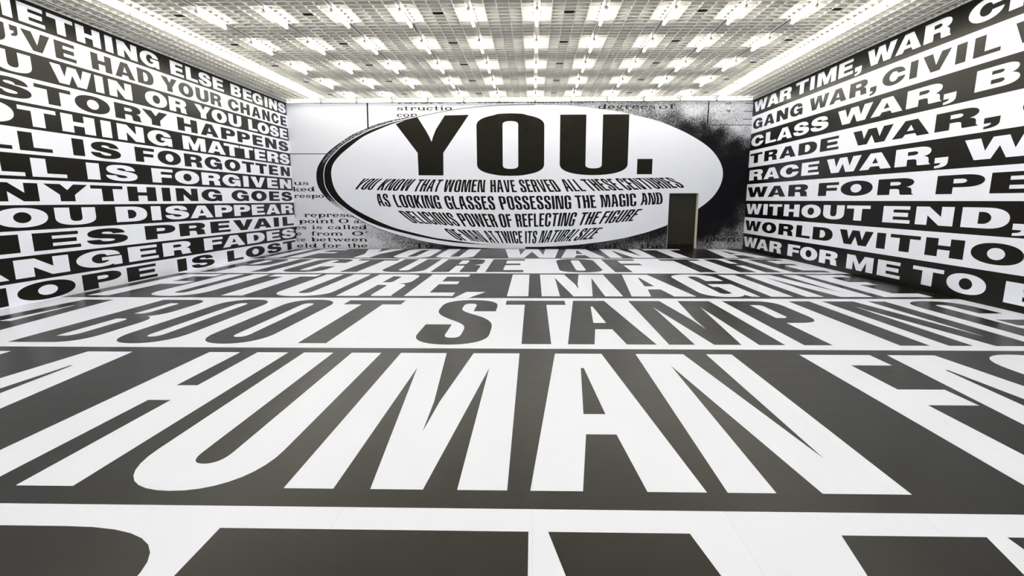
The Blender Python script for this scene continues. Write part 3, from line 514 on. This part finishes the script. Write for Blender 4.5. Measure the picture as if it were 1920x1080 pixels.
    if c == '0': return ring(.05, 1.9, 0, 1.4, .4, .2), 2.0
    if c == '9': return ring(.05, 1.7, .5, 1.4, .4, .22) + ring(.3, 1.7, 0, 1.2, .4, .2, -90, 20), 1.8
    return [], 1.0
for word, x0, x1, zb, xh in SERIF:
    polys = []; pen = 0.0
    for c in word:
        ps, adv = serif(c); polys.append((pen, ps)); pen += adv
    pen -= .12; sx = (x1 - x0) / pen; V = []; F_ = []
    for off, ps in polys:
        for pl in ps:
            n = len(V); V += [(x0 + (off + px) * sx, D - .0022, min(max(zb + pz * xh, .004), H - .037)) for px, pz in pl]
            if len(pl) == 4: F_.append(tuple(range(n, n + 4)))
            else:
                for t in tessellate_polygon([[Vector((p[0], p[1], 0)) for p in pl]]): F_.append(tuple(n + i for i in t))
    link('printed_word', mesh('printed_word', V, F_), M['black'], page_o, label='black serif word %s on the printed page' % word)
for (p, q_), hw in BARS:
    d = Vector((q_[0] - p[0], q_[1] - p[1])).normalized(); nx_, nz_ = -d.y * hw, d.x * hw
    link('printed_rule', mesh('printed_rule', [(p[0] + nx_, D - .0022, p[1] + nz_), (q_[0] + nx_, D - .0022, q_[1] + nz_), (q_[0] - nx_, D - .0022, q_[1] - nz_), (p[0] - nx_, D - .0022, p[1] - nz_)], [(0, 1, 2, 3)]), M['black'], page_o)

# the lens and its rim, each printed shape a plate of its own
def resample(pl, n):
    P = np.array(pl); s = np.r_[0, np.cumsum(np.hypot(*np.diff(P, axis=0).T))]; t = np.linspace(0, s[-1], n)
    Q = np.stack([np.interp(t, s, P[:, 0]), np.interp(t, s, P[:, 1])], 1)
    for _ in range(3): Q[1:-1] = (Q[:-2] + 2 * Q[1:-1] + Q[2:]) / 4
    return Q
def loft(name, A, B, lev, nv, mat, parent, label, inkfn):
    n = len(A); v = []; f = []; val = []
    for j in range(nv + 1):
        for i in range(n):
            p = A[i] * (1 - j / nv) + B[i] * (j / nv); v.append((p[0], D - lev, p[1])); val.append(inkfn(i / (n - 1), j / nv, p))
    for j in range(nv):
        for i in range(n - 1): f.append((j * n + i, j * n + i + 1, (j + 1) * n + i + 1, (j + 1) * n + i))
    me = mesh(name, v, f); a = me.attributes.new('ink', 'FLOAT', 'POINT'); a.data.foreach_set('value', val)
    return link(name, me, mat, parent, label=label)
fine = [(-4.451, 5.075)] + FINE
def rim_ink(t, v, p):
    z = p[1]
    base = .58 if z > 3.6 else (.58 + (3.6 - z) * .5 if z > 3.1 else .83)
    if z < 2.2: base = max(.34, .83 - (2.2 - z) * .8)
    if z < 1.35: base = .62 if v < .45 else .12
    if v < .18 and 1.9 < z < 4.1: base = .98
    return base + .25 * math.exp(-((v - .9) / .08) ** 2) * (1.9 < z < 4.2)
O_, Fi = resample(OUTER, 130), resample(fine, 130)
lp_ = resample(LENS + [LENS[0]], 300).tolist()[:-1]
cut = [i for i, p in enumerate(lp_) if DX0 - .001 < p[0] < DX1 + .001 and p[1] < 2.5]      # the doorway bites into the oval
a_, b_ = lp_[min(cut) - 1], lp_[max(cut) + 1]
za = lp_[min(cut)][1]; zb_ = lp_[max(cut)][1]
lp_ = lp_[:min(cut)] + [(DX1, za), (DX1, DZ), (DX0, DZ), (DX0, zb_)] + lp_[max(cut) + 1:]
lens_o = wall_piece('lens', [lp_], .0042, M['white'], wback, 'white oval lens of the printed magnifying glass')
loft('lens_rim', O_, Fi, .0030, 6, M['rim'], wback, 'speckled grey outer rim of the printed lens', rim_ink)
def strip(name, line, wid, lev, mat, label):
    Q = resample(line, 150); T = np.gradient(Q, axis=0); T /= np.hypot(*T.T)[:, None]; Nn = np.stack([-T[:, 1], T[:, 0]], 1)
    w = np.array([wid(q) for q in Q])[:, None]
    return loft(name, Q + Nn * w, Q - Nn * w, lev, 1, mat, wback, label, lambda t, v, p: 0)
I_, F2 = resample(INNER, 130), resample([(-3.45, 5.262)] + fine, 130)
loft('lens_rim', F2, I_, .0034, 1, M['black'], wback, 'solid black crescent of the printed lens rim', lambda t, v, p: 1)
strip('rim_highlight', fine, lambda q: .014 if q[1] > 1.3 else .014 + (1.3 - q[1]) * .035, .0038, M['white'], 'thin white highlight along the printed lens rim')
strip('rim_highlight', (np.array(resample([p for p in OUTER if p[1] < 1.3], 60)) * .45 + np.array(resample([p for p in fine if p[1] < 1.3], 60)) * .55).tolist(), lambda q: .016 + max(0, 1.2 - q[1]) * .03, .0037, M['white'], 'pale band under the printed lens')
# upper edge of the lens: one thin grey line
strip('rim_highlight', [p for p in LENS if p[1] > 4.85 and p[0] < 1.2], lambda q: .016, .0052, plain('grey print line', (.22, .22, .21), .5, .3, var=.4, scale=14), 'thin grey line along the top of the printed lens')

LZ = .0058
def on_lens(ch, loops, fn, label=None):
    me = plate('letter', loops, fn, WN, TH); link('letter', me, M['black'], lens_o, label=label or 'black letter ' + ch)
on_lens('Y', [YPOLY], lambda x, z: (x, D - LZ, z), 'giant black letter Y')
on_lens('O', GS['O'], lambda u, v: (-2.197 + 2.608 * u, D - LZ, 2.885 + 2.22 * v + (.03 if v > 1 else -.01 if v < 0 else 0)), 'giant black letter O')
on_lens('U', GS['U'], lambda u, v: (1.012 + 2.626 * u, D - LZ, 2.895 + 2.215 * v), 'giant black letter U')
on_lens('.', [[(4.004, 2.887), (4.588, 2.887), (4.588, 3.463), (4.004, 3.463)]], lambda x, z: (x, D - LZ, z), 'black full stop')
def dense(loops, m=.12):
    out = []
    for lp in loops:
        q = []
        for i, a in enumerate(lp):
            b = lp[(i + 1) % len(lp)]; n = max(1, int(math.hypot(b[0] - a[0], b[1] - a[1]) / m))
            q += [(a[0] + (b[0] - a[0]) * j / n, a[1] + (b[1] - a[1]) * j / n) for j in range(n)]
        out.append(q)
    return out
GD = {k: dense(v) for k, v in GS.items()}
for word, tl, tr, ml, mr, bl, br in WORDS:
    adv = [ADV.get(c, 1.0) for c in word]; gap = .16; tot = sum(adv) + gap * (len(word) - 1); pen = 0
    for c, a in zip(word, adv):
        u0, u1 = pen / tot, (pen + a) / tot; pen += a + gap
        def fn(u, v):
            U = u0 + (u1 - u0) * u; m = 1 - v
            w0, w1, w2 = m * (1 - 2 * v), 4 * v * m, v * (2 * v - 1)      # quadratic through base, middle, top
            Lx = w0 * bl[0] + w1 * ml[0] + w2 * tl[0]; Lz = w0 * bl[1] + w1 * ml[1] + w2 * tl[1]
            Rx = w0 * br[0] + w1 * mr[0] + w2 * tr[0]; Rz = w0 * br[1] + w1 * mr[1] + w2 * tr[1]
            return (Lx + (Rx - Lx) * U, D - LZ, Lz + (Rz - Lz) * U)
        on_lens(c, GD[c], fn)

# doorway: reveal, two leaves and their kick plates
dr = link('door_1', MB().box(DX0, DX0 + .012, D + .002, D + .262, 0, DZ - .012).box(DX1 - .012, DX1, D - .004, D + .262, 0, DZ - .012).box(DX0, DX1, D + .002, D + .262, DZ - .012, DZ).me('door_1'), M['jamb'], kind='structure')
xm = (DX0 + DX1) / 2
for a, b in ((DX0 + .013, xm - .0005), (xm + .0005, DX1 - .013)):
    lf = link('door_leaf', MB().box(a, b, D + .255, D + .295, .012, DZ - .014).me('door_leaf'), M['door'], dr, label='dark olive door leaf')
    link('kick_plate', MB().box(a + .004, b - .004, D + .247, D + .255, .016, .175).me('kick_plate'), M['kick'], lf, label='darker bronze kick plate')
link('door_sill', MB().box(DX0, DX1, D, D + .3, 0, .008).me('door_sill'), M['kick'], dr)

# ------------------------------------------------------------------ ceiling: void, louvre panels, rails, perimeter
cei = link('ceiling', MB().box(XL - .4, XR + .4, YF - .4, D + .8, 6.05, 6.15).me('ceiling'), M['plenum'], kind='structure')
v_ = MB().box(XL - .4, XL - .3, YF - .4, D + .8, H, 6.05).box(XR + .3, XR + .4, YF - .4, D + .8, H, 6.05).box(XL - .4, XR + .4, D + .7, D + .8, H, 6.05).box(XL - .4, XR + .4, YF - .4, YF - .3, H, 6.05)
link('void_side', v_.me('void_side'), M['plenum'], cei)
PX, PY, X0, Y0 = 1.325, 1.041, .06, 11.215       # module of the louvre
PW, CW, CD, BH = 1.222, .2434, .2064, .11
def louvre_mesh(xa, xb, name, ny=5):
    mb = MB(); w = xb - xa; n = max(1, round(w / CW)); t = .0045
    for i in range(n + 1):
        x = min(i * CW, w) if i < n else w; e = .014 if i in (0, n) else .0095
        mb.box(x - e, x + e, 0, ny * CD, H, H + .006).box(x - t, x + t, 0, ny * CD, H + .006, H + BH)
    for j in range(ny + 1):
        e = .016 if j in (0, ny) else .014
        mb.box(0, w, j * CD - e, j * CD + e, H, H + .006).box(0, w, j * CD - t, j * CD + t, H + .006, H + BH)
    return mb.me(name)
full = louvre_mesh(0, PW, 'louvre_panel'); full.materials.append(M['louvre'])
edges = {}
back_stuff = MB()
for kx in range(-8, 7):
    xa = X0 + kx * PX + .0515; xb = xa + PW
    xa2, xb2 = max(xa, XL - .1), min(xb, XR + .1)
    if xb2 - xa2 < .05: continue
    if xb2 - xa2 > PW - .01: me = full
    else:
        key = round(xb2 - xa2, 3)
        if key not in edges: edges[key] = louvre_mesh(0, xb2 - xa2, 'louvre_panel'); edges[key].materials.append(M['louvre'])
        me = edges[key]
    for ky in range(-14, 10):
        ya = Y0 + ky * PY + .004
        if ya < YF - 1: continue
        if ky >= -2: link('louvre_panel', me, None, cei, loc=(xa2, ya, 0))
        else:
            n = len(back_stuff.v); co = [tuple(v.co) for v in me.vertices]
            back_stuff.v += [(c[0] + xa2, c[1] + ya, c[2]) for c in co]; back_stuff.f += [tuple(i + n for i in p.vertices) for p in me.polygons]
link('louvre_panel', back_stuff.me('louvre_panel'), M['louvre'], cei, kind='stuff', label='louvre panels over the front of the room')
# the pairs of thin rails the tubes hang from
for kx in range(-6, 6):
    x = X0 + kx * PX
    link('lamp_rail', MB().box(x - .030, x - .022, YF, D - .3, H - .004, H + .03).box(x + .022, x + .030, YF, D - .3, H - .004, H + .03).me('lamp_rail'), M['steel'], cei)
# white edge trim and the black shadow gap on top of the walls
t_ = .03
link('trim_1', MB().box(XL - .01, XL + t_, YF, D, H - .004, H + .05).me('trim_1'), M['trim'], kind='structure')
link('trim_2', MB().box(XR - t_, XR + .01, YF, D, H - .004, H + .05).me('trim_2'), M['trim'], kind='structure')
link('trim_3', MB().box(XL + t_, XR - t_, D - t_, D + .02, H - .004, H + .05).me('trim_3'), M['trim'], kind='structure')
link('trim_4', MB().box(XL - .2, XL - .03, YF, D, H - .034, H).box(XR + .03, XR + .2, YF, D, H - .034, H).box(XL - .2, XR + .2, D + .03, D + .2, H - .034, H).me('trim_4'), M['gap'], kind='structure')

# ------------------------------------------------------------------ fluorescent tubes
ORD = ['first', 'second', 'third', 'fourth', 'fifth', 'sixth', 'seventh', 'eighth', 'ninth', 'tenth', 'eleventh', 'twelfth', 'thirteenth', 'fourteenth']
def tube_proto(ln, glow='tube'):
    r = .030; z = 0
    me_t = MB().tube((0, .035, z), (0, ln - .035, z), r, 14).me('tube'); me_t.materials.append(M[glow])
    for p in me_t.polygons: p.use_smooth = len(p.vertices) == 4
    cap = MB().tube((0, 0, z), (0, .035, z), r * 1.08, 14).box(-.014, .014, 0, .022, z + .01, .088).me('lamp_holder'); cap.materials.append(M['cap'])
    cap2 = MB().tube((0, ln - .035, z), (0, ln, z), r * 1.08, 14).box(-.014, .014, ln - .022, ln, z + .01, .088).me('lamp_holder'); cap2.materials.append(M['cap'])
    scr = MB().tube((0, -.008, z + .012), (0, 0, z + .012), .012, 8).me('screw'); scr.materials.append(M['screw'])
    return me_t, cap, cap2, scr
PR = tube_proto(1.04)
def place_tube(loc, rz, label, group):
    o = bpy.data.objects.new('fluorescent_tube', None); COL.objects.link(o); o.empty_display_size = .1
    o.location = loc; o.rotation_euler = (0, 0, rz); o['label'] = label; o['category'] = 'ceiling light'; o['group'] = group
    a = link('tube', PR[0], None, o); b = link('lamp_holder', PR[1], None, o, label='white lamp holder'); c = link('lamp_holder', PR[2], None, o, label='white lamp holder')
    link('screw', PR[3], None, b)
TZ = H - .088
for kx in range(-5, 5):
    col = ORD[kx + 5]
    for r in range(-6, 5):
        y = Y0 + 2.082 * r
        if y < YF: continue
        lab = ('lit fluorescent tube, %s column from left, %s row from front' % (col, ORD[r])) if r >= 0 else 'lit overhead tube out of frame, %s column from left, %s row nearer' % (col, ORD[-r - 1])
        place_tube((X0 + kx * PX, y, TZ), 0, lab, 'fluorescent tubes in rows under the louvre ceiling' if r >= 0 else 'fluorescent tubes overhead beyond the frame')
for kx, side in ((-6, 'left'), (5, 'right')):
    for j in range(-13, 9):
        y = Y0 + PY * j
        if y < YF: continue
        lab = ('lit tube of unbroken line along %s wall, %s from back wall' % (side, ORD[8 - j])) if j >= -1 else 'lit tube of line along %s wall, out of frame, %s nearer' % (side, ORD[-j - 2])
        place_tube((X0 + kx * PX, y, TZ), 0, lab, 'unbroken line of tubes along the %s wall' % side)
PR = tube_proto(1.312, 'tube_dim')
for j in range(13):
    place_tube((X0 + (j - 7) * PX + .005, 20.93, TZ), -math.pi / 2, 'lit tube of the line along the back wall, %s from the left' % ORD[j], 'line of tubes along the back wall')

# ------------------------------------------------------------------ round black downlights in the louvre cells, and sprinkler heads
n = 20
dl = MB().tube((0, 0, 0), (0, 0, .09), .109, 24).me('downlight'); dl.materials.append(M['dark'])
for i in range(6):
    for r in range(5):
        o = link('downlight', dl, None, loc=(-7.225 + 2.643 * i, 11.76 + 2.085 * r, H + .012))
        o['label'] = 'round black downlight, %s from left in %s row from front' % (ORD[i], ORD[r])
        o['category'] = 'downlight'; o['group'] = 'round black downlights set in louvre cells'
sp = MB().tube((0, 0, 0), (0, 0, .10), .014, 8).tube((0, 0, -.006), (0, 0, 0), .035, 10).me('sprinkler_head'); sp.materials.append(M['cap'])
for i in range(7):
    for r in range(4):
        o = link('sprinkler_head', sp, None, loc=(-8.545 + 2.643 * i, 12.80 + 2.085 * r, H - .002))
        o['label'] = 'tiny white sprinkler head, %s from left in %s row from front' % (ORD[i], ORD[r])
        o['category'] = 'sprinkler'; o['group'] = 'small sprinkler heads between the tube rows'
print('objects', len(SC.objects), 'tris', sum(len(m.polygons) for m in bpy.data.meshes))
